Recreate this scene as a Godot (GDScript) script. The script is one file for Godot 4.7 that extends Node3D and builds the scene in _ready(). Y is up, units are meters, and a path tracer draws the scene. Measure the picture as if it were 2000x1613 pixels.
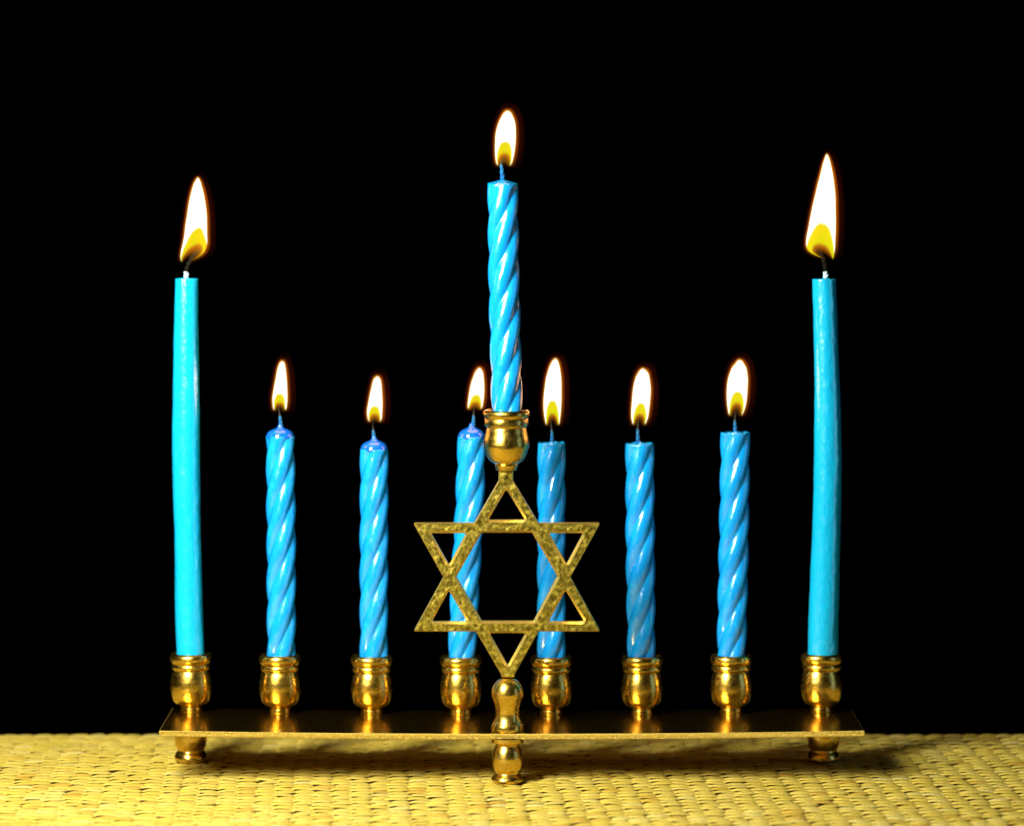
extends Node3D
# A brass candle holder with nine lit blue candles on a woven straw mat, in front of black.
# Lengths in the tables are millimetres; MM turns them into metres.

const MM := 0.001
const CUP_Z := -42.0

var rng := RandomNumberGenerator.new()
var wobble := FastNoiseLite.new()
var taken := {}
var mats := {}

# star outline and openings, x y pairs, in the plane of the post
const STAR := {
	"outer": [-5.2, 121.9, 0.4, 121.9, 0.5, 118.0, 10.3, 101.6, 34.6, 101.6, 22.9, 80.3, 34.7, 58.8, 10.4, 58.8, 1.2, 42.1, 1.0, 40.7, -4.2, 40.7, -4.4, 42.1, -14.1, 58.8, -38.7, 58.8, -26.9, 80.3, -38.7, 101.6, -14.8, 101.6, -5.3, 118.0],
	"hex": [-11.8, 97.7, 7.8, 97.7, 17.8, 80.6, 8.4, 62.9, -11.8, 62.9, -21.7, 80.4],
	"t1": [-2.2, 114.8, 5.1, 102.7, -9.3, 102.7],
	"t2": [-31.7, 97.5, -18.0, 97.5, -24.7, 84.9],
	"t3": [14.6, 97.5, 27.8, 97.5, 21.4, 85.3],
	"t4": [-31.4, 62.7, -24.7, 75.0, -17.7, 62.7],
	"t5": [14.4, 62.7, 21.0, 75.0, 28.3, 62.7],
	"t6": [-8.8, 58.1, 5.3, 58.1, -1.7, 45.3],
}

# every candle: path = x, y, radius from the cup rim up; wick and flame outlines; arch = heights of the yellow, orange and dark zones
const CANDLES := [
	{"z": -42.0, "path": [-130.0, 43.6, 5.64, -130.6, 67.6, 5.64, -130.8, 89.2, 5.38, -131.2, 115.5, 5.64, -131.1, 142.8, 5.44, -130.9, 170.0, 5.03, -130.4, 195.1, 4.72],
		"wick": [-130.6, 195.5, -130.7, 198.1, -130.0, 200.4, -128.0, 204.1, -125.5, 206.3, -123.4, 208.6], "dome": 0.0, "arch": [215.0, 208.7, 204.2],
		"flame": [235.5, -125.9, -125.5, 234.0, -126.8, -124.8, 232.2, -127.6, -124.3, 229.0, -128.5, -123.5, 224.9, -129.4, -122.8, 220.9, -130.0, -122.4, 216.8, -130.7, -122.3, 212.7, -131.2, -122.3, 209.5, -131.8, -122.3, 206.6, -132.5, -123.2, 204.6, -132.8, -124.9, 202.8, -132.8, -128.1, 201.6, -132.2, -129.8]},
	{"z": -42.0, "path": [-93.3, 43.4, 5.74, -93.1, 88.8, 5.85, -93.3, 131.8, 5.69],
		"wick": [-92.9, 135.1, -93.3, 139.1, -93.7, 142.4, -93.9, 145.1], "dome": 135.9, "arch": [149.1, 145.6, 143.6],
		"flame": [162.0, -92.6, -92.2, 161.2, -93.3, -91.5, 159.1, -94.1, -91.1, 155.1, -94.9, -90.7, 151.0, -95.7, -90.5, 147.7, -96.2, -90.4, 144.8, -96.2, -90.6, 142.8, -95.9, -90.9, 142.2, -95.6, -91.2]},
	{"z": -42.0, "path": [-55.9, 42.3, 5.59, -55.7, 84.6, 5.74, -55.5, 126.5, 5.64],
		"wick": [-55.6, 130.6, -55.8, 133.7, -56.0, 136.0, -55.8, 139.5], "dome": 131.1, "arch": [144.2, 141.1, 138.8],
		"flame": [155.9, -54.3, -53.9, 155.0, -55.3, -53.2, 153.6, -55.9, -52.7, 149.8, -56.8, -52.4, 145.9, -57.6, -52.2, 142.1, -58.2, -52.3, 139.4, -58.0, -52.5, 138.1, -57.6, -52.9, 137.5, -57.2, -53.1]},
	{"z": -42.0, "path": [-20.3, 42.3, 5.64, -19.0, 70.1, 5.79, -17.1, 103.7, 5.85, -16.3, 131.6, 5.54],
		"wick": [-15.6, 136.0, -15.4, 140.9, -15.1, 144.6], "dome": 136.2, "arch": [148.8, 146.0, 143.8],
		"flame": [159.3, -13.3, -12.9, 158.5, -14.0, -12.3, 157.1, -14.9, -11.7, 153.0, -16.4, -11.3, 148.9, -17.2, -11.3, 144.8, -17.7, -11.8, 143.2, -17.6, -12.3, 142.6, -17.2, -12.6]},
	{"z": -42.0, "path": [15.9, 42.3, 5.64, 15.9, 84.6, 5.69, 15.9, 128.9, 5.54],
		"wick": [16.1, 128.5, 16.1, 132.9, 15.7, 137.4, 15.6, 141.5], "dome": 0.0, "arch": [146.5, 141.1, 137.9],
		"flame": [163.0, 17.2, 17.7, 162.0, 16.3, 18.4, 160.8, 15.6, 18.8, 159.1, 14.9, 19.2, 155.1, 13.8, 19.7, 151.0, 13.2, 19.8, 146.9, 12.8, 19.8, 142.8, 12.8, 19.6, 139.5, 13.2, 19.3, 137.0, 13.6, 19.0, 136.2, 14.1, 18.6]},
	{"z": -42.0, "path": [52.3, 43.0, 5.54, 51.8, 84.6, 5.85, 51.4, 128.7, 5.74],
		"wick": [50.8, 128.9, 50.6, 133.5, 50.8, 137.4, 51.8, 140.9], "dome": 0.0, "arch": [145.5, 141.1, 138.3],
		"flame": [159.0, 52.3, 52.8, 158.2, 51.4, 53.8, 157.1, 50.7, 54.7, 155.1, 49.7, 55.2, 151.0, 48.8, 55.7, 146.9, 48.4, 55.5, 142.8, 48.1, 55.1, 139.5, 48.1, 54.6, 137.0, 48.6, 53.7, 136.4, 49.1, 53.2]},
	{"z": -42.0, "path": [88.7, 43.4, 5.85, 89.4, 84.6, 6.00, 89.9, 133.1, 5.85],
		"wick": [90.0, 132.7, 89.7, 137.0, 89.9, 140.9, 90.7, 144.4], "dome": 0.0, "arch": [150.1, 145.6, 142.2],
		"flame": [162.5, 91.1, 91.7, 161.8, 90.4, 92.6, 160.8, 89.7, 93.2, 159.1, 88.4, 94.1, 155.1, 87.0, 94.7, 151.0, 86.5, 94.6, 146.9, 86.5, 94.3, 143.6, 86.8, 93.7, 140.7, 87.3, 92.7, 140.1, 87.8, 92.3]},
	{"z": -42.0, "path": [125.8, 43.6, 6.15, 125.9, 56.9, 6.10, 126.4, 81.5, 5.85, 127.1, 110.7, 5.69, 127.0, 139.9, 5.33, 126.2, 167.1, 4.97, 125.2, 194.8, 4.72],
		"wick": [125.8, 195.5, 125.7, 198.1, 125.1, 201.8, 123.6, 205.7, 121.8, 207.4, 119.7, 208.2], "dome": 0.0, "arch": [217.4, 209.2, 204.9],
		"flame": [244.8, 125.7, 126.1, 243.3, 125.2, 126.8, 240.7, 124.4, 127.5, 236.4, 123.4, 128.4, 232.1, 122.3, 129.0, 227.8, 121.3, 129.4, 223.4, 120.3, 129.5, 219.1, 119.5, 129.6, 214.8, 118.7, 129.6, 211.4, 118.1, 129.5, 208.3, 118.1, 129.4, 206.2, 119.2, 129.2, 204.5, 122.0, 129.0, 202.7, 126.7, 128.7]},
	{"z": 0.0, "path": [-2.0, 146.5, 5.97, -3.0, 192.2, 6.07, -3.6, 233.4, 5.87],
		"wick": [-3.6, 235.2, -4.0, 239.6, -4.2, 241.9, -3.4, 243.7, -2.4, 244.9], "dome": 0.0, "arch": [250.1, 245.7, 242.6],
		"flame": [262.0, -2.1, -1.5, 261.5, -2.7, -0.8, 260.6, -3.5, -0.1, 257.5, -5.1, 1.1, 253.6, -6.2, 1.4, 249.6, -6.5, 1.3, 245.7, -6.5, 0.8, 242.6, -6.2, 0.1, 241.2, -5.7, -0.5, 240.6, -5.3, -0.9]},
]

func _ready() -> void:
	rng.seed = 1729
	wobble.seed = 11
	wobble.noise_type = FastNoiseLite.TYPE_SIMPLEX_SMOOTH
	wobble.frequency = 1.0
	make_camera()
	make_light()
	make_materials()
	make_mat()
	make_holder()
	for i in CANDLES.size():
		make_candle(i)


func make_camera() -> void:
	var cam := Camera3D.new()
	cam.name = "camera"
	cam.position = Vector3(0, 0.256, 1.4)
	cam.rotation.x = -0.0794205
	cam.fov = 13.089
	cam.near = 0.05
	cam.far = 20.0
	var lens := CameraAttributesPhysical.new()
	lens.frustum_focal_length = 104.6
	lens.frustum_focus_distance = 1.412
	lens.frustum_near = 0.05
	lens.frustum_far = 20.0
	lens.exposure_aperture = 5.6
	cam.attributes = lens
	add_child(cam)
	cam.current = true


func make_light() -> void:
	var env := Environment.new()
	env.background_mode = Environment.BG_COLOR
	env.background_color = Color(0, 0, 0)
	env.tonemap_mode = Environment.TONE_MAPPER_LINEAR
	env.tonemap_exposure = 1.0
	env.sdfgi_enabled = true
	env.ssao_enabled = true
	env.ssil_enabled = true
	var world := WorldEnvironment.new()
	world.name = "environment"
	world.environment = env
	add_child(world)
	area_lamp("key_lamp", Vector3(-0.25, 0.33, 0.33), Vector3(0, 0.06, -0.03), Vector2(0.16, 0.26), 0.76, Color(1.0, 0.98, 0.95))
	area_lamp("added_fill_lamp", Vector3(0.62, 0.16, 0.22), Vector3(0, 0.1, -0.03), Vector2(0.2, 0.4), 0.03, Color(0.65, 0.8, 1.0))  # added fill without a visible source, keeps the wax blue on its right


func area_lamp(called: String, at: Vector3, aim: Vector3, size: Vector2, energy: float, tint: Color) -> void:
	var l := AreaLight3D.new()
	l.name = called
	l.area_size = size
	l.area_normalize_energy = true
	l.light_energy = energy
	l.light_color = tint
	l.area_range = 6.0
	l.shadow_enabled = true
	add_child(l)
	l.look_at_from_position(at, aim)


# ---------------------------------------------------------------- materials

func noise_map(seed_: int, freq: float, octaves: int, ramp: Array, size := 256, gain := 0.5) -> NoiseTexture2D:
	var n := FastNoiseLite.new()
	n.seed = seed_
	n.noise_type = FastNoiseLite.TYPE_SIMPLEX_SMOOTH
	n.frequency = freq
	n.fractal_octaves = octaves
	n.fractal_gain = gain
	var t := NoiseTexture2D.new()
	t.width = size
	t.height = size
	t.seamless = true
	t.noise = n
	var g := Gradient.new()
	var offs := PackedFloat32Array()
	var cols := PackedColorArray()
	for k in ramp:
		offs.append(k[0])
		cols.append(k[1])
	g.offsets = offs
	g.colors = cols
	t.color_ramp = g
	return t


func grey(v: float) -> Color:
	return Color(v, v, v)


func lin(r: float, g: float, b: float) -> Color:
	return Color(r, g, b).linear_to_srgb()


func make_materials() -> void:
	# polished, turned brass
	var b := StandardMaterial3D.new()
	b.metallic = 1.0
	b.albedo_texture = noise_map(3, 0.012, 4, [[0.0, lin(0.46, 0.29, 0.03)], [0.38, lin(0.66, 0.43, 0.058)], [0.7, lin(0.74, 0.50, 0.075)], [1.0, lin(0.58, 0.36, 0.04)]])
	b.roughness_texture = noise_map(5, 0.02, 4, [[0.0, grey(0.2)], [0.5, grey(0.27)], [1.0, grey(0.42)]])
	b.roughness = 1.0
	b.heightmap_enabled = true
	b.heightmap_texture = noise_map(6, 0.03, 4, [[0.0, grey(0)], [1.0, grey(1)]])
	b.heightmap_scale = 0.008
	b.uv1_triplanar = true
	b.uv1_scale = Vector3.ONE * 45.0
	b.clearcoat_enabled = true
	b.clearcoat = 0.5
	b.clearcoat_roughness = 0.16
	mats["turned_brass"] = b
	var q: StandardMaterial3D = b.duplicate()  # even, paler brass for the star's sides and chamfers
	q.albedo_texture = null
	q.albedo_color = lin(0.80, 0.64, 0.16)
	q.roughness_texture = null
	q.roughness = 0.42
	q.heightmap_enabled = false
	mats["pale_edge"] = q
	# flat cast brass with patina, for the star
	var c := StandardMaterial3D.new()
	c.metallic = 1.0
	c.albedo_texture = noise_map(8, 0.016, 6, [[0.0, lin(0.14, 0.10, 0.012)], [0.3, lin(0.36, 0.28, 0.03)], [0.48, lin(0.58, 0.45, 0.055)], [0.75, lin(0.66, 0.53, 0.08)], [1.0, lin(0.8, 0.66, 0.18)]], 512, 0.72)
	c.roughness_texture = noise_map(9, 0.035, 4, [[0.0, grey(0.55)], [0.5, grey(0.38)], [1.0, grey(0.26)]])
	c.roughness = 1.0
	c.heightmap_enabled = true
	c.heightmap_texture = noise_map(10, 0.012, 4, [[0.0, grey(0)], [1.0, grey(1)]])
	c.heightmap_scale = 0.022
	c.uv1_triplanar = true
	c.uv1_scale = Vector3.ONE * 42.0
	mats["cast_brass"] = c
	# rolled sheet of the plate
	var p := StandardMaterial3D.new()
	p.metallic = 1.0
	p.albedo_texture = noise_map(12, 0.02, 5, [[0.0, lin(0.34, 0.2, 0.03)], [0.5, lin(0.6, 0.38, 0.055)], [1.0, lin(0.7, 0.46, 0.08)]])
	p.roughness_texture = noise_map(13, 0.06, 5, [[0.0, grey(0.17)], [0.6, grey(0.2)], [0.85, grey(0.24)], [1.0, grey(0.32)]])
	p.roughness = 1.0
	p.uv1_triplanar = true
	p.uv1_scale = Vector3.ONE * 40.0
	mats["sheet_brass"] = p
	# sawn edge of the sheet
	var e := StandardMaterial3D.new()
	e.metallic = 1.0
	e.albedo_texture = noise_map(15, 0.09, 3, [[0.0, lin(0.3, 0.19, 0.03)], [0.5, lin(0.75, 0.55, 0.1)], [1.0, lin(0.9, 0.72, 0.2)]])
	e.roughness = 0.5
	e.heightmap_enabled = true
	e.heightmap_texture = noise_map(16, 0.12, 3, [[0.0, grey(0)], [1.0, grey(1)]])
	e.heightmap_scale = 0.04
	e.uv1_triplanar = true
	e.uv1_scale = Vector3(110, 24, 110)
	mats["sawn_brass"] = e
	# wax
	mats["twist_wax"] = wax(lin(0.004, 0.29, 0.74), lin(0.008, 0.36, 0.77), 21, 0.24)
	mats["smooth_wax"] = wax(lin(0.005, 0.41, 0.67), lin(0.005, 0.41, 0.67), 31, 0.22)
	var m := wax(lin(0.006, 0.12, 0.62), lin(0.008, 0.15, 0.66), 41, 0.07)
	m.heightmap_enabled = false
	m.roughness_texture = null
	m.roughness = 0.07
	m.metallic_specular = 0.4
	m.clearcoat = 0.8
	m.clearcoat_roughness = 0.06
	mats["melted_wax"] = m
	# wick, flame
	var w := StandardMaterial3D.new()
	w.vertex_color_use_as_albedo = true
	w.roughness = 0.8
	w.metallic_specular = 0.2
	mats["wick"] = w
	mats["flame"] = glow_material(1.0, Color(1.7, 1.7, 1.7))
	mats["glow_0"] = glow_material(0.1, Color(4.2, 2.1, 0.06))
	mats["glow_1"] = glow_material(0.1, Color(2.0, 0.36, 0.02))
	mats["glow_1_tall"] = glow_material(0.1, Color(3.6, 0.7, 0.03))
	mats["glow_2"] = glow_material(0.1, Color(0.2, 0.024, 0.003))  # faint outermost shell, painted bloom only
	var k := StandardMaterial3D.new()
	k.albedo_color = Color(0.1, 0.03, 0.02)
	k.emission_enabled = true
	k.emission = Color(1.0, 0.42, 0.16)
	k.emission_energy_multiplier = 1.6
	mats["ember"] = k
	# straw
	var s := StandardMaterial3D.new()
	s.vertex_color_use_as_albedo = true
	s.roughness = 0.55
	s.metallic_specular = 0.4
	s.heightmap_enabled = true
	s.heightmap_texture = noise_map(51, 0.05, 3, [[0.0, grey(0)], [1.0, grey(1)]])
	s.heightmap_scale = 0.03
	s.uv1_scale = Vector3(0.5, 3.0, 1)
	mats["straw"] = s


func glow_material(alpha: float, tint: Color) -> StandardMaterial3D:
	var m := StandardMaterial3D.new()
	m.shading_mode = BaseMaterial3D.SHADING_MODE_UNSHADED
	m.transparency = BaseMaterial3D.TRANSPARENCY_ALPHA
	m.cull_mode = BaseMaterial3D.CULL_DISABLED
	m.vertex_color_use_as_albedo = true
	var t := tint.linear_to_srgb()
	t.a = alpha
	m.albedo_color = t
	return m


func wax(base: Color, frost: Color, seed_: int, rough: float) -> StandardMaterial3D:
	var m := StandardMaterial3D.new()
	m.albedo_texture = noise_map(seed_, 0.02, 5, [[0.0, base], [0.55, base], [0.8, frost], [1.0, frost]])
	m.roughness_texture = noise_map(seed_ + 1, 0.045, 5, [[0.0, grey(rough - 0.12)], [0.5, grey(rough)], [1.0, grey(rough + 0.16)]])
	m.roughness = 1.0
	m.metallic_specular = 0.55
	m.heightmap_enabled = true
	m.heightmap_texture = noise_map(seed_ + 2, 0.03, 4, [[0.0, grey(0)], [1.0, grey(1)]])
	m.heightmap_scale = 0.02
	m.subsurf_scatter_enabled = true
	m.subsurf_scatter_strength = 0.06
	m.clearcoat_enabled = true
	m.clearcoat = 1.0
	m.clearcoat_roughness = 0.13
	m.uv1_triplanar = true
	m.uv1_scale = Vector3(40, 18, 40)
	return m


# ---------------------------------------------------------------- mesh helpers

func numbered(called: String) -> String:
	var n: int = taken.get(called, 0)
	taken[called] = n + 1
	return called if n == 0 else "%s_%03d" % [called, n]


func thing(called: String, label: String, category: String, at: Vector3, group := "") -> Node3D:
	var o := Node3D.new()
	o.name = numbered(called)
	add_child(o)
	o.position = at
	o.set_meta("label", label)
	o.set_meta("category", category)
	if group:
		o.set_meta("group", group)
	return o


func part(called: String, mesh: Mesh, material: Material, parent: Node3D, at := Vector3.ZERO) -> MeshInstance3D:
	var o := MeshInstance3D.new()
	o.name = called
	o.mesh = mesh
	if material:
		o.material_override = material
	parent.add_child(o, true)
	o.position = at
	return o


# rows of points, all equally long; closed rows wrap round. Normals follow the grid.
func sheet(rows: Array, wrap: bool, colors: Array = [], into: ArrayMesh = null, flip := false) -> ArrayMesh:
	var nr := rows.size()
	var nc: int = rows[0].size()
	var v := PackedVector3Array()
	var n := PackedVector3Array()
	var uv := PackedVector2Array()
	var col := PackedColorArray()
	for i in nr:
		var r: PackedVector3Array = rows[i]
		var lo: PackedVector3Array = rows[maxi(i - 1, 0)]
		var hi: PackedVector3Array = rows[mini(i + 1, nr - 1)]
		for j in nc:
			var a := (j - 1 + nc) % nc if wrap else maxi(j - 1, 0)
			var b := (j + 1) % nc if wrap else mini(j + 1, nc - 1)
			var k := (hi[j] - lo[j]).cross(r[b] - r[a])
			if k.length_squared() < 1e-24:
				var away := hi[j] - lo[j]
				k = away if i >= nr - 2 or i > 0 and away.length_squared() > 0 else -away
				if k.length_squared() < 1e-24:
					k = Vector3.UP
			v.append(r[j])
			n.append(-k.normalized() if flip else k.normalized())
			uv.append(Vector2(float(j) / nc, float(i) / nr))
			if colors:
				col.append(colors[i][j])
	var idx := PackedInt32Array()
	var last := nc if wrap else nc - 1
	for i in nr - 1:
		for j in last:
			var p := i * nc + j
			var q := i * nc + (j + 1) % nc
			for t in [[p, q, p + nc], [q, q + nc, p + nc]]:
				var face := (v[t[1]] - v[t[0]]).cross(v[t[2]] - v[t[0]])
				if face.length_squared() < 1e-30:
					continue
				if face.dot(n[t[0]] + n[t[1]] + n[t[2]]) > 0:
					idx.append_array(PackedInt32Array([t[0], t[2], t[1]]))
				else:
					idx.append_array(PackedInt32Array([t[0], t[1], t[2]]))
	return surface(into, v, n, idx, uv, col)


func surface(into: ArrayMesh, v: PackedVector3Array, n: PackedVector3Array, idx: PackedInt32Array, uv := PackedVector2Array(), col := PackedColorArray()) -> ArrayMesh:
	var arrays := []
	arrays.resize(Mesh.ARRAY_MAX)
	arrays[Mesh.ARRAY_VERTEX] = v
	arrays[Mesh.ARRAY_NORMAL] = n
	arrays[Mesh.ARRAY_INDEX] = idx
	if uv.size():
		arrays[Mesh.ARRAY_TEX_UV] = uv
	if col.size():
		arrays[Mesh.ARRAY_COLOR] = col
	var m := into if into else ArrayMesh.new()
	m.add_surface_from_arrays(Mesh.PRIMITIVE_TRIANGLES, arrays)
	return m


# a smooth curve through rows of numbers: table holds width numbers per knot
func curve(table: Array, width: int, steps: int) -> Array:
	var knots := table.size() / width
	var out := []
	for s in steps + 1:
		var t := float(s) / steps * (knots - 1)
		var k := mini(int(t), knots - 2)
		var f := t - k
		var row := []
		for w in width:
			var a: float = table[maxi(k - 1, 0) * width + w]
			var b: float = table[k * width + w]
			var c: float = table[(k + 1) * width + w]
			var d: float = table[mini(k + 2, knots - 1) * width + w]
			row.append(0.5 * (2.0 * b + (c - a) * f + (2.0 * a - 5.0 * b + 4.0 * c - d) * f * f + (3.0 * b - a - 3.0 * c + d) * f * f * f))
		out.append(row)
	return out


# profile: y, r pairs in mm
func lathe(profile: Array, seg := 56, per := 4) -> ArrayMesh:
	var rows := []
	for p in curve(profile, 2, (profile.size() / 2 - 1) * per):
		var ring := PackedVector3Array()
		for j in seg:
			var a := TAU * j / seg
			ring.append(Vector3(maxf(p[1], 0.0) * cos(a), p[0], maxf(p[1], 0.0) * sin(a)) * MM)
		rows.append(ring)
	return sheet(rows, true)


# ---------------------------------------------------------------- the straw mat

func stitch(kind: int, tone: Color) -> Array:
	# one visible stitch of the weave: a fan whose narrow left end dives under the wide end of its neighbour
	var r := RandomNumberGenerator.new()
	r.seed = 400 + kind
	var long := r.randf_range(4.7, 5.3)
	var wide := r.randf_range(3.3, 3.65)
	var narrow := r.randf_range(0.12, 0.6)
	var turn := deg_to_rad(r.randf_range(-9.0, 5.0))
	var roll := deg_to_rad(r.randf_range(-12.0, -4.0))
	var high := r.randf_range(0.5, 0.74)
	var rows := []
	var cols := []
	for i in 9:
		var u := -1.0 + 0.25 * i
		var line := PackedVector3Array()
		var shade := []
		var fan := lerpf(narrow, 1.0, smoothstep(-1.05, 0.15, u)) * (1.0 - 0.55 * smoothstep(0.35, 1.0, u))
		var tip := sqrt(maxf(1.0 - pow(maxf(u - 0.3, 0.0) / 0.7, 2.2), 0.0))
		for j in 7:
			var t := -1.0 + 2.0 * j / 6.0
			var w := wide * fan * lerpf(0.5, 1.0, tip)
			var y := high * (0.3 + 0.7 * tip) * sqrt(maxf(1.0 - pow(absf(t), 3.2), 0.0)) - 0.75
			y -= 0.7 * smoothstep(0.1, 1.0, -u) + 0.35 * smoothstep(0.4, 1.0, u)
			y += 0.05 * sin(t * 9.0 + kind)
			line.append(Vector3(u * long, y, t * w).rotated(Vector3.RIGHT, roll * (0.7 - 0.4 * u)).rotated(Vector3.UP, turn) * MM)
			shade.append(tone)
		rows.append(line)
		cols.append(shade)
	return [rows, cols]


func straw_tone() -> Color:
	var k := rng.randf()
	var c := Color(0.60, 0.455, 0.055).lerp(Color(0.62, 0.485, 0.085), rng.randf())
	if k < 0.07:
		c = c.lerp(Color(0.50, 0.31, 0.035), rng.randf_range(0.3, 1.0))
	elif k > 0.94:
		c = c.lerp(Color(0.65, 0.56, 0.17), rng.randf_range(0.2, 0.8))
	return c * rng.randf_range(0.95, 1.03)


func make_mat() -> void:
	var mat := thing("woven_mat", "yellow straw mat woven in small slanted stitches, lying flat under the brass holder", "mat", Vector3(0, -0.6, 0) * MM)
	var back := BoxMesh.new()
	back.size = Vector3(620, 1.4, 300) * MM
	var under := StandardMaterial3D.new()
	under.albedo_color = lin(0.2, 0.075, 0.008)
	under.roughness = 0.9
	part("backing", back, under, mat, Vector3(0, -2.4, 38) * MM)
	var variants := []
	for k in 14:
		var s := stitch(k, straw_tone())
		variants.append(sheet(s[0], false, s[1]))
	var v := PackedVector3Array()
	var n := PackedVector3Array()
	var idx := PackedInt32Array()
	var uv := PackedVector2Array()
	var col := PackedColorArray()
	var singles := 0
	for row in 48:
		var z := 186.0 - row * 6.3
		for k in 83:
			var x := (k - 41) * 7.4 + 0.05 * (z - 20.0) + rng.randf_range(-0.9, 0.9)
			var calm := smoothstep(-112.0, -85.0, z)      # the woven edge at the back runs straight
			var zz := z + (0.045 * x + (1.9 if k % 2 else 0.0)) * calm + 1.2 * wobble.get_noise_2d(x * 0.02, z * 0.02) + rng.randf_range(-0.35, 0.35)
			var at := Transform3D(Basis(Vector3.UP, rng.randf_range(-0.05, 0.05)) * Basis(Vector3.FORWARD, rng.randf_range(-0.06, 0.06)), Vector3(x, rng.randf_range(-0.11, 0.11) * calm - 0.25 * (1.0 - calm), zz) * MM)
			var kind := rng.randi() % variants.size()
			if z < -111.5 or absf(x) > 302:
				continue
			var half := 142.3 * (1400.0 - zz) / 1000.0 + 4.0   # half the width in view at that depth
			if singles < 300 and zz < 92.0 and absf(x) < half:
				var o := part("straw_stitch", variants[kind], mats["straw"], mat)
				o.transform = at
				singles += 1
				continue
			var a: Array = variants[kind].surface_get_arrays(0)
			var tint := straw_tone()
			var first := v.size()
			for i in a[Mesh.ARRAY_VERTEX].size():
				v.append(at * a[Mesh.ARRAY_VERTEX][i])
				n.append(at.basis * a[Mesh.ARRAY_NORMAL][i])
				uv.append(a[Mesh.ARRAY_TEX_UV][i])
				col.append(tint)
			for i in a[Mesh.ARRAY_INDEX]:
				idx.append(first + i)
	part("weave", surface(null, v, n, idx, uv, col), mats["straw"], mat).set_meta("kind", "stuff")


# ---------------------------------------------------------------- the brass holder

func sag(x: float) -> float:
	return 20.4 - 1.25 * (1.0 - pow(x / 138.0, 2.0))


func make_holder() -> void:
	var h := thing("candle_holder", "nine-armed brass candle holder with an open six-pointed star on a long flat plate", "candle holder", Vector3.ZERO)
	part("plate", plate_mesh(), null, h)
	var leg := lathe([0, 3.6, 0.1, 4.4, 0.6, 5.2, 1.3, 6.1, 2.2, 6.3, 3.5, 5.9, 4.5, 5.3, 5.2, 5.1, 6.0, 5.35, 7.0, 5.8, 9.6, 6.2, 12.4, 6.1, 14.6, 5.9, 15.4, 5.6, 16.0, 5.5, 16.6, 6.1, 18.2, 6.2])
	part("leg", leg, mats["turned_brass"], h, Vector3(-130.2, -0.75, -42) * MM).scale = Vector3(1.06, 1.03, 1.06)
	part("leg", leg, mats["turned_brass"], h, Vector3(126.2, -0.75, -42) * MM).scale = Vector3(1.06, 1.03, 1.06)
	var front := lathe([0, 3.4, 0.1, 4.3, 0.8, 5.6, 1.8, 6.4, 3.1, 5.6, 3.9, 4.7, 4.7, 4.7, 6, 5.5, 9.3, 6.15, 12.2, 5.6, 13.9, 4.75, 14.6, 4.55, 15.1, 5.2, 15.6, 6.3, 16.4, 6.4, 17.2, 6.4])
	part("leg", front, mats["turned_brass"], h, Vector3(-1.8, -1.4, 2.2) * MM).scale = Vector3(1, 1.07, 1)
	var post := lathe([0, 6.0, 0.2, 6.2, 0.9, 6.35, 2.4, 6.2, 2.7, 5.85, 3.0, 5.9, 3.9, 5.3, 5.2, 4.8, 6.8, 4.5, 8.7, 4.6, 11.1, 5.2, 13.5, 5.95, 15.2, 6.15, 17.4, 5.7, 19.2, 4.7, 20.5, 3.4, 21.0, 2.0, 21.2, 0])
	part("post", post, mats["turned_brass"], h, Vector3(-1.8, 19.2, 0) * MM)
	part("star", star_mesh(), null, h)
	var bowl := [0, 3.0, 0, 4.2, 0.8, 4.35, 1.6, 4.3, 2.0, 4.0, 3.3, 6.2, 4.6, 7.3, 5.9, 7.8, 8.2, 8.25, 10.6, 8.35, 12.8, 8.15, 15.0, 7.7, 16.3, 7.3, 16.9, 7.1, 17.3, 7.5, 17.7, 7.85, 18.4, 7.95, 19.1, 7.8, 19.5, 7.5]
	var rim := [19.5, 7.5, 19.8, 7.75, 20.3, 8.1, 21.0, 8.35, 22.0, 8.4, 22.9, 8.2, 23.5, 7.75, 23.8, 7.2, 23.6, 6.7, 23.1, 6.45, 20.0, 6.4, 13.0, 6.4, 12.6, 6.0, 12.5, 3.0, 12.5, 0.0]
	var bowl_mesh := lathe(bowl)
	var rim_mesh := lathe(rim)
	for c in CANDLES.size() - 1:
		var x: float = [-129.9, -93.9, -56.8, -20.7, 15.9, 52.6, 88.7, 125.3][c]
		var cup := part("candle_cup", bowl_mesh, mats["turned_brass"], h, Vector3(x, sag(x), CUP_Z) * MM)
		cup.rotation.y = 0.8 * c
		part("cup_rim", rim_mesh, mats["turned_brass"], cup)
	var high := lathe([0, 2.6, 0, 3.9, 1.0, 4.2, 2.0, 4.6, 2.4, 4.4, 3.6, 6.2, 5.2, 7.4, 7.5, 8.3, 9.9, 8.95, 12.2, 8.75, 14.6, 8.15, 16.3, 7.85, 16.8, 7.75, 17.2, 8.1, 17.6, 8.5, 18.9, 8.62, 19.9, 8.5, 20.3, 8.25])
	var ring := lathe([20.3, 8.25, 20.6, 8.5, 21.2, 8.85, 22.1, 9.05, 22.9, 8.9, 23.4, 8.4, 23.6, 7.7, 23.4, 7.0, 22.8, 6.75, 20.0, 6.7, 12.0, 6.7, 11.6, 6.0, 11.5, 0.0])
	var top := part("candle_cup", high, mats["turned_brass"], h, Vector3(-2.2, 122.2, 0) * MM)
	part("cup_rim", ring, mats["turned_brass"], top)


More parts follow.
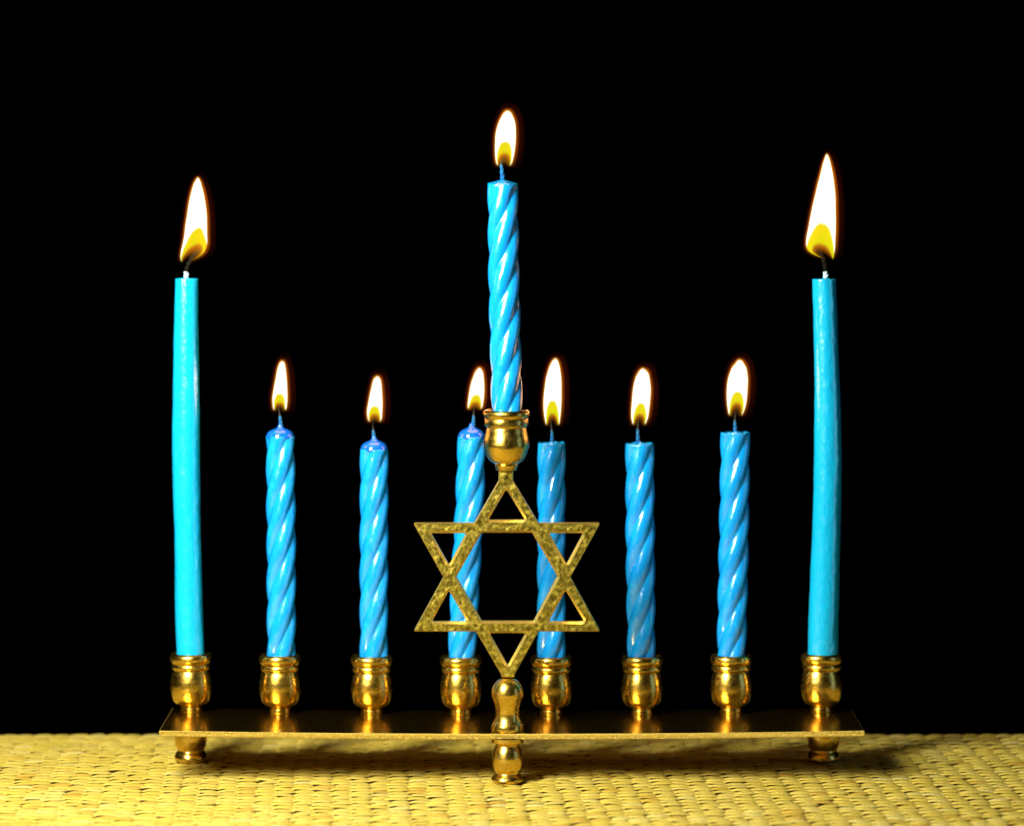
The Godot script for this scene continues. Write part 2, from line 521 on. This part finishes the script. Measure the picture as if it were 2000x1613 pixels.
func plate_mesh() -> ArrayMesh:
	var m := ArrayMesh.new()
	var x0 := -138.2
	var x1 := 138.0
	var z0 := -49.5
	var z1 := 6.4
	var thick := 2.2
	var nx := 40
	for side in 2:                     # top, underside
		var rows := []
		for i in 9:
			var line := PackedVector3Array()
			for j in nx + 1:
				var x := lerpf(x0 + 0.25, x1 - 0.25, float(j) / nx)
				line.append(Vector3(x, sag(x) - thick * side, lerpf(z0 + 0.25, z1 - 0.25, i / 8.0)) * MM)
			rows.append(line)
		sheet(rows, false, [], m, side == 1)
		m.surface_set_material(side, mats["sheet_brass"])
	# the sawn edge with a small chamfer above and below, all the way round
	var edge := []
	for k in 4:
		var inset: float = [0.25, 0.0, 0.0, 0.25][k]
		var down: float = [0.0, 0.22, thick - 0.22, thick][k]
		var ring := PackedVector3Array()
		var a := Vector2(x0 + inset, z0 + inset)
		var b := Vector2(x1 - inset, z1 - inset)
		for s in 4:
			for j in (nx if s % 2 == 0 else 8):
				var f := float(j) / (nx if s % 2 == 0 else 8)
				var q: Vector2 = [Vector2(lerpf(a.x, b.x, f), b.y), Vector2(b.x, lerpf(b.y, a.y, f)), Vector2(lerpf(b.x, a.x, f), a.y), Vector2(a.x, lerpf(a.y, b.y, f))][s]
				ring.append(Vector3(q.x, sag(q.x) - down, q.y) * MM)
		edge.append(ring)
	var v := PackedVector3Array()
	var n := PackedVector3Array()
	var idx := PackedInt32Array()
	var count: int = edge[0].size()
	for k in 3:
		for j in count:
			var p := [edge[k][j], edge[k][(j + 1) % count], edge[k + 1][(j + 1) % count], edge[k + 1][j]]
			var nn: Vector3 = (p[1] - p[0]).cross(p[3] - p[0]).normalized()
			var out := Vector3((p[0].x + p[2].x) * 0.5, 0, (p[0].z + p[2].z) * 0.5 + 0.0215)
			out = Vector3(0, 0, signf(out.z)) if absf(p[0].x - p[1].x) > absf(p[0].z - p[1].z) else Vector3(signf(out.x), 0, 0)
			if nn.dot(out) < 0:
				nn = -nn
			var f := v.size()
			for q in p:
				v.append(q)
				n.append(nn)
			var flipped: bool = (p[1] - p[0]).cross(p[2] - p[0]).dot(nn) > 0
			idx.append_array(PackedInt32Array([f, f + 2, f + 1, f, f + 3, f + 2]) if flipped else PackedInt32Array([f, f + 1, f + 2, f, f + 2, f + 3]))
	surface(m, v, n, idx)
	m.surface_set_material(2, mats["sawn_brass"])
	return m


# corners rounded by r, then points at most step apart: [points, normals that point out of the polygon]
func rounded(flat: Array, r: float, step: float) -> Array:
	var c := PackedVector2Array()
	for i in flat.size() / 2:
		c.append(Vector2(flat[2 * i], flat[2 * i + 1]))
	if not Geometry2D.is_polygon_clockwise(c):
		c.reverse()
	var pts := PackedVector2Array()
	var nor := PackedVector2Array()
	var count := c.size()
	for i in count:
		var p := c[i]
		var a := (c[(i - 1 + count) % count] - p)
		var b := (c[(i + 1) % count] - p)
		var half := acos(clampf(a.normalized().dot(b.normalized()), -1, 1)) * 0.5
		var cut := minf(r / tan(half), 0.45 * minf(a.length(), b.length()))
		var rr := cut * tan(half)
		var s := p + a.normalized() * cut
		var e := p + b.normalized() * cut
		var mid := p + (a.normalized() + b.normalized()).normalized() * (rr / sin(half))
		var turn := a.cross(b)             # sign tells a corner that points out from one that points in
		var from := (s - mid).angle()
		var sweep := wrapf((e - mid).angle() - from, -PI, PI)
		for k in 6:
			var q := mid + Vector2(rr, 0).rotated(from + sweep * k / 5.0)
			pts.append(q)
			nor.append((q - mid).normalized() * (1.0 if turn > 0 else -1.0))
		var next := c[(i + 1) % count]
		var na := p - next
		var nb := c[(i + 2) % count] - next
		var nhalf := acos(clampf(na.normalized().dot(nb.normalized()), -1, 1)) * 0.5
		var ncut := minf(r / tan(nhalf), 0.45 * minf(na.length(), nb.length()))
		var to := next + na.normalized() * ncut
		var parts := int(ceil(e.distance_to(to) / step))
		for k in range(1, parts):
			pts.append(e.lerp(to, float(k) / parts))
			nor.append(nor[-1])
	return [pts, nor]


func star_mesh() -> ArrayMesh:
	var v := PackedVector3Array()
	var n := PackedVector3Array()
	var idx := PackedInt32Array()
	var depth := 1.7
	var loops := []
	for key in STAR:
		var hole: bool = key != "outer"
		var l := rounded(STAR[key], 0.45 if hole else 0.55, 0.55)
		var sign_ := -1.0 if hole else 1.0
		# steps from the back edge over the side to the front face: distance into the metal, z
		var steps := [[0.35, -depth], [0.0, -depth + 0.3], [0.0, depth - 0.45 if not hole else depth - 0.9], [0.32 if not hole else 0.95, depth]]
		var rings := []
		for s in steps:
			var ring := PackedVector2Array()
			for k in l[0].size():
				ring.append(l[0][k] - l[1][k] * sign_ * s[0])
			rings.append(ring)
		loops.append({"hole": hole, "rings": rings})
		for s in steps.size() - 1:
			for k in l[0].size():
				var k2: int = (k + 1) % l[0].size()
				var p := [Vector3(rings[s][k].x, rings[s][k].y, steps[s][1]), Vector3(rings[s][k2].x, rings[s][k2].y, steps[s][1]), Vector3(rings[s + 1][k2].x, rings[s + 1][k2].y, steps[s + 1][1]), Vector3(rings[s + 1][k].x, rings[s + 1][k].y, steps[s + 1][1])]
				var tilt: float = [-0.75, 0.0, 0.65][s]
				var f := v.size()
				for q in 4:
					var o: Vector2 = l[1][k if q == 0 or q == 3 else k2] * sign_
					v.append(p[q] * MM)
					n.append(Vector3(o.x, o.y, tilt * 1.2).normalized())
				var want := n[f] + n[f + 1]
				var flipped: bool = (p[1] - p[0]).cross(p[2] - p[0]).dot(want) > 0
				idx.append_array(PackedInt32Array([f, f + 2, f + 1, f, f + 3, f + 2]) if flipped else PackedInt32Array([f, f + 1, f + 2, f, f + 2, f + 3]))
	var m := surface(null, v, n, idx)
	m.surface_set_material(0, mats["pale_edge"])
	v = PackedVector3Array()
	n = PackedVector3Array()
	idx = PackedInt32Array()
	for face in 2:
		var at := 3 if face == 0 else 0
		var all := PackedVector2Array()
		for l in loops:
			all.append_array(l.rings[at])
		var tri := Geometry2D.triangulate_delaunay(all)
		var first := v.size()
		for q in all:
			v.append(Vector3(q.x, q.y, depth if face == 0 else -depth) * MM)
			n.append(Vector3(0, 0, 1 if face == 0 else -1))
		for t in tri.size() / 3:
			var a := all[tri[3 * t]]
			var b := all[tri[3 * t + 1]]
			var c := all[tri[3 * t + 2]]
			var mid := (a + b + c) / 3.0
			if absf((b - a).cross(c - a)) < 1e-6 or not Geometry2D.is_point_in_polygon(mid, loops[0].rings[at]):
				continue
			var open := false
			for l in loops.slice(1):
				open = open or Geometry2D.is_point_in_polygon(mid, l.rings[at])
			if open:
				continue
			var ccw: bool = (b - a).cross(c - a) > 0
			if ccw == (face == 0):
				idx.append_array(PackedInt32Array([first + tri[3 * t], first + tri[3 * t + 2], first + tri[3 * t + 1]]))
			else:
				idx.append_array(PackedInt32Array([first + tri[3 * t], first + tri[3 * t + 1], first + tri[3 * t + 2]]))
	surface(m, v, n, idx)
	m.surface_set_material(1, mats["cast_brass"])
	return m


# ---------------------------------------------------------------- candles

const LABELS := [
	"tall smooth blue candle in the left end cup, its wick bent right",
	"twisted blue candle with a domed melted top, nearest to the tall left end candle",
	"twisted blue candle with the lowest domed top, second in from the tall left candle",
	"leaning twisted blue candle behind the left side of the star, with a domed melted top",
	"upright twisted blue candle with a flat top, behind the right side of the star",
	"twisted blue candle with a flat top, standing third from the right end",
	"twisted blue candle with a notched flat top, next to the tall right end candle",
	"tall smooth blue candle in the right end cup, its wick bent left",
	"twisted blue candle standing highest of all, in the raised cup above the star",
]
const PHASE := [0.0, 0.3, 1.0, 0.6, 0.9, 0.85, 0.5, 0.0, 0.75]


func make_candle(i: int) -> void:
	var d: Dictionary = CANDLES[i]
	var smooth := i == 0 or i == 7
	var path: Array = d.path.duplicate()
	var drop := 9.5
	path = [path[0] - (path[3] - path[0]) * drop / (path[4] - path[1]), path[1] - drop, path[2]] + path
	var base := Vector3(path[0], path[1], d.z)
	var t := thing("candle", LABELS[i], "candle", base * MM, "lit blue candles in the brass holder")
	part("wax_body", wax_mesh(i, path, base, smooth, d.dome > 0), mats["smooth_wax"] if smooth else mats["twist_wax"], t)
	var last := path.size() - 3
	if d.dome > 0:
		var top := Vector3(path[last], path[last + 1], d.z) - base
		var hi: float = d.dome - path[last + 1]
		var r: float = path[last + 2] * 0.985
		part("melted_top", lathe([-0.6, r * 0.97, -0.1, r, 0.12 * hi, r * 0.985, 0.3 * hi, r * 0.93, 0.48 * hi, r * 0.82, 0.62 * hi, r * 0.66, 0.71 * hi, r * 0.5, 0.78 * hi, r * 0.36, 0.88 * hi, r * 0.24, hi, r * 0.17, 1.15 * hi, r * 0.14, 1.2 * hi, 0.0], 48, 3), mats["melted_wax"], t, top * MM)
	part("wick", wick_mesh(d, base, smooth), mats["wick"], t)
	make_flame(d, base, t, smooth, i)
	if smooth or i == 5:
		# the glowing end of the wick
		var tip := SphereMesh.new()
		tip.radius = (0.55 if smooth else 0.25) * MM
		tip.height = (1.5 if smooth else 0.8) * MM
		tip.radial_segments = 10
		tip.rings = 5
		var n: int = d.wick.size()
		var e := part("glowing_wick_end", tip, mats["ember"], t, (Vector3(d.wick[n - 2], d.wick[n - 1], d.z + 0.25) - base) * MM)
		e.rotation.z = 0.9 if i == 7 else -0.5


func wax_mesh(i: int, path: Array, base: Vector3, smooth: bool, domed: bool) -> ArrayMesh:
	var seg := 100
	var steps := 150
	var rows := []
	var line := curve(path, 3, steps)
	var pitch := 61.6
	var lift := PackedFloat32Array()
	for k in seg:
		var a := TAU * k / seg
		lift.append(wobble.get_noise_3d(cos(a) * 0.9 + 7.0 * i, sin(a) * 0.9, 3.0) * (0.35 if smooth else 0.8))
	var top: float = line[steps][1] - base.y
	for s in steps + 1:
		var p = line[s]
		var y: float = p[1] - base.y
		var ring := PackedVector3Array()
		var near := clampf((y - (top - 2.2)) / 2.2, 0.0, 1.0)      # the last two millimetres below the rim
		for k in seg:
			var a := TAU * k / seg
			var r: float = p[2]
			if smooth:
				r += 0.28 * wobble.get_noise_3d(cos(a) * 0.5 + 31.0 * i, y * 0.035, sin(a) * 0.5) + 0.06 * wobble.get_noise_3d(cos(a) * 2.0, y * 0.2 + 50.0 * i, sin(a) * 2.0)
			else:
				var turn: float = a + TAU * y / pitch + TAU / 4.0 * (PHASE[i] + 0.25)
				var lobe: float = pow(pow(cos(2.0 * turn), 2.0) + 0.006, 0.40)
				r *= 1.03 - 0.22 * (1.0 - lobe) * (1.0 - 0.55 * near)
				r += 0.07 * wobble.get_noise_3d(cos(a) * 1.5 + 17.0 * i, y * 0.12, sin(a) * 1.5)
			ring.append(Vector3(p[0] - base.x + r * cos(a), y + lift[k] * near * (0.0 if domed else 1.0), r * sin(a)) * MM)
		rows.append(ring)
	# over the rim and in to the wick
	var q = line[steps]
	for c in [[0.975, 0.22], [0.93, 0.3], [0.86, 0.2], [0.72, -0.25], [0.5, -0.5], [0.3, -0.35], [0.17, 0.2], [0.13, 0.8], [0.0, 0.9]]:
		var ring := PackedVector3Array()
		for k in seg:
			var edge: Vector3 = rows[steps][k] / MM
			var mid := Vector3(q[0] - base.x, top, 0)
			var f: float = c[0]
			ring.append((mid + Vector3((edge.x - mid.x) * f, (edge.y - top) * f * f * f + (c[1] if i != 8 else 0.2 + 2.0 * pow(1.0 - f, 0.75)), edge.z * f)) * MM)
		rows.append(ring)
	return sheet(rows, true)


func wick_mesh(d: Dictionary, base: Vector3, smooth: bool) -> ArrayMesh:
	var seg := 14
	var steps := 44
	var line := curve(d.wick, 2, steps)
	var rows := []
	var cols := []
	for s in steps + 1:
		var f := float(s) / steps
		var p := Vector3(line[s][0] - base.x, line[s][1] - base.y, 0)
		var nx = line[mini(s + 1, steps)]
		var pv = line[maxi(s - 1, 0)]
		var along := Vector3(nx[0] - pv[0], nx[1] - pv[1], 0).normalized()
		var side := along.cross(Vector3.BACK).normalized()
		var r := 0.0
		var c := Color()
		if smooth:
			r = 0.9 if f < 0.16 else lerpf(0.8, 0.6, f)
			c = Color(0.55, 0.8, 0.82) if f < 0.19 else Color(0.009, 0.008, 0.004).lerp(Color(0.03, 0.01, 0.003), maxf(f - 0.6, 0.0) * 2.0)
		else:
			r = lerpf(0.85, 0.42, clampf(f / 0.45, 0, 1)) if f < 0.45 else lerpf(0.34, 0.22, f)
			c = Color(0.006, 0.10, 0.30).lerp(Color(0.03, 0.16, 0.30), f * 2.0) if f < 0.42 else Color(0.05, 0.05, 0.035).lerp(Color(0.008, 0.006, 0.004), clampf((f - 0.42) * 3.0, 0, 1))
		if s == steps:
			r *= 0.3
		var ring := PackedVector3Array()
		var shade := []
		for k in seg:
			var a := TAU * k / seg
			var braid := 1.0 + 0.22 * cos(3.0 * a + s * 1.15)
			ring.append((p + (side * cos(a) + Vector3.BACK * sin(a)) * r * braid) * MM)
			shade.append(c * (1.0 + 0.5 * (braid - 1.0)))
		rows.append(ring)
		cols.append(shade)
	return sheet(rows, true, cols)


# the surface of a flame, grown outwards by some millimetres: [rows, row data]
func flame_rows(d: Dictionary, base: Vector3, grow: float, shift: float, steps: int, seg: int) -> Array:
	var table: Array = []
	for k in range(d.flame.size() / 3 - 1, -1, -1):      # bottom first
		table.append_array(d.flame.slice(3 * k, 3 * k + 3))
	var line := curve(table, 3, steps)
	var lowest: float = line[0][0]
	var highest: float = line[steps][0]
	var rows := []
	for s in steps + 1:
		var p = line[s]
		var f: float = (p[0] - lowest) / (highest - lowest)
		var cx: float = (p[1] + p[2]) * 0.5 - base.x
		var r: float = maxf((p[2] - p[1]) * 0.5, 0.03) + grow * sqrt(maxf(1.0 - pow(maxf(f - 0.55, 0.0) / 0.45, 2.0), 0.0))
		if s == steps:
			r = 0.02
		elif s == steps - 1:
			r *= 0.8
		var y: float = p[0] - base.y + grow * 1.2 * smoothstep(0.5, 1.0, f) - grow * 0.5 * (1.0 - f)
		var ring := PackedVector3Array()
		for k in seg:
			var a := TAU * k / seg
			ring.append(Vector3(cx + shift * grow + r * cos(a), y, r * sin(a)) * MM)
		rows.append(ring)
	return rows


func make_flame(d: Dictionary, base: Vector3, candle: Node3D, tall: bool, i: int) -> void:
	var seg := 64
	var steps := 90
	var rows := flame_rows(d, base, 0.0, 0.0, steps, seg)
	# how the dark inner cone is arched: drop towards the sides, its power, tilt
	var bend: Array = [[9.5, 3.0, 3.6], [9.0, 3.6, 0.0], [7.5, 3.4, 0.0], [6.5, 3.0, 0.0], [10.5, 2.6, 0.0], [10.0, 2.6, 0.0], [10.5, 2.7, 0.0], [11.0, 2.8, -1.7], [10.5, 3.2, 0.0]][i]
	var low: float = rows[0][0].y / MM
	var cols := []
	for s in steps + 1:
		var shade := []
		for k in seg:
			var u := cos(TAU * k / seg)
			var y: float = rows[s][k].y / MM + base.y
			var off: float = bend[2] * u - bend[0] * pow(absf(u), bend[1])
			var y0: float = d.arch[0] + off
			var y1: float = d.arch[1] + off * 0.7
			var y2: float = minf(d.arch[2], d.arch[1] - 2.2) + off * 0.7
			var c := Color(1.0, 1.0, 0.93)
			c = Color(0.40, 0.44, 0.006).lerp(c, smoothstep(y0 - 0.35, y0 + 0.35, y))
			c = Color(0.36, 0.09, 0.006).lerp(c, smoothstep(y1 - 1.2, y1 + 1.0, y))
			c = Color(0.03, 0.007, 0.001).lerp(c, smoothstep(y2 - 0.3, y1 + 0.2, y))
			var alpha := smoothstep(y2 - 0.8, y1 + 0.3, y) * lerpf(0.55, 1.0, smoothstep(y1 - 0.8, y1 + 1.4, y))
			alpha *= smoothstep(0.0, 1.8, y - base.y - low)
			c.a = alpha
			shade.append(c)
		cols.append(shade)
	var flame := part("flame", sheet(rows, true, cols), mats["flame"], candle)
	flame.cast_shadow = GeometryInstance3D.SHADOW_CASTING_SETTING_ON
	var halo := ArrayMesh.new()  # shells painting the flame's orange edge and lens bloom, alpha fading sideways
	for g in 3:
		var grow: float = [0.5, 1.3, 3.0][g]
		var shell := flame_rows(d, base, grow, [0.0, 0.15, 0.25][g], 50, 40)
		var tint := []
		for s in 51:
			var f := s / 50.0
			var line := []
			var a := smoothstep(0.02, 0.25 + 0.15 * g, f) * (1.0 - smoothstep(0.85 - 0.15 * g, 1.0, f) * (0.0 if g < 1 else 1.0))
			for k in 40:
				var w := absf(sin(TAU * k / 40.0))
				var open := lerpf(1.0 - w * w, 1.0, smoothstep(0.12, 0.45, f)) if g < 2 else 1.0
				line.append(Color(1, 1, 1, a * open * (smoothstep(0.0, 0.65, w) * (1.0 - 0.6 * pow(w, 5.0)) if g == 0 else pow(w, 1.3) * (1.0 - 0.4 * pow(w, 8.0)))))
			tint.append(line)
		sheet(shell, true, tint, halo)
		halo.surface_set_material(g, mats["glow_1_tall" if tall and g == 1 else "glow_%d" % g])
	part("flame_bloom_shells", halo, null, flame)
	var l := OmniLight3D.new()
	l.name = "flame_light"
	l.light_color = Color(1.0, 0.66, 0.32)
	l.light_energy = 0.0005
	l.light_size = 0.01
	l.omni_range = 2.0
	l.omni_attenuation = 2.0
	l.shadow_enabled = true
	flame.add_child(l)
	var m: int = d.flame.size() / 6
	l.position = Vector3((d.flame[3 * m + 1] + d.flame[3 * m + 2]) * 0.5 - base.x, d.flame[3 * m] - base.y, 0) * MM
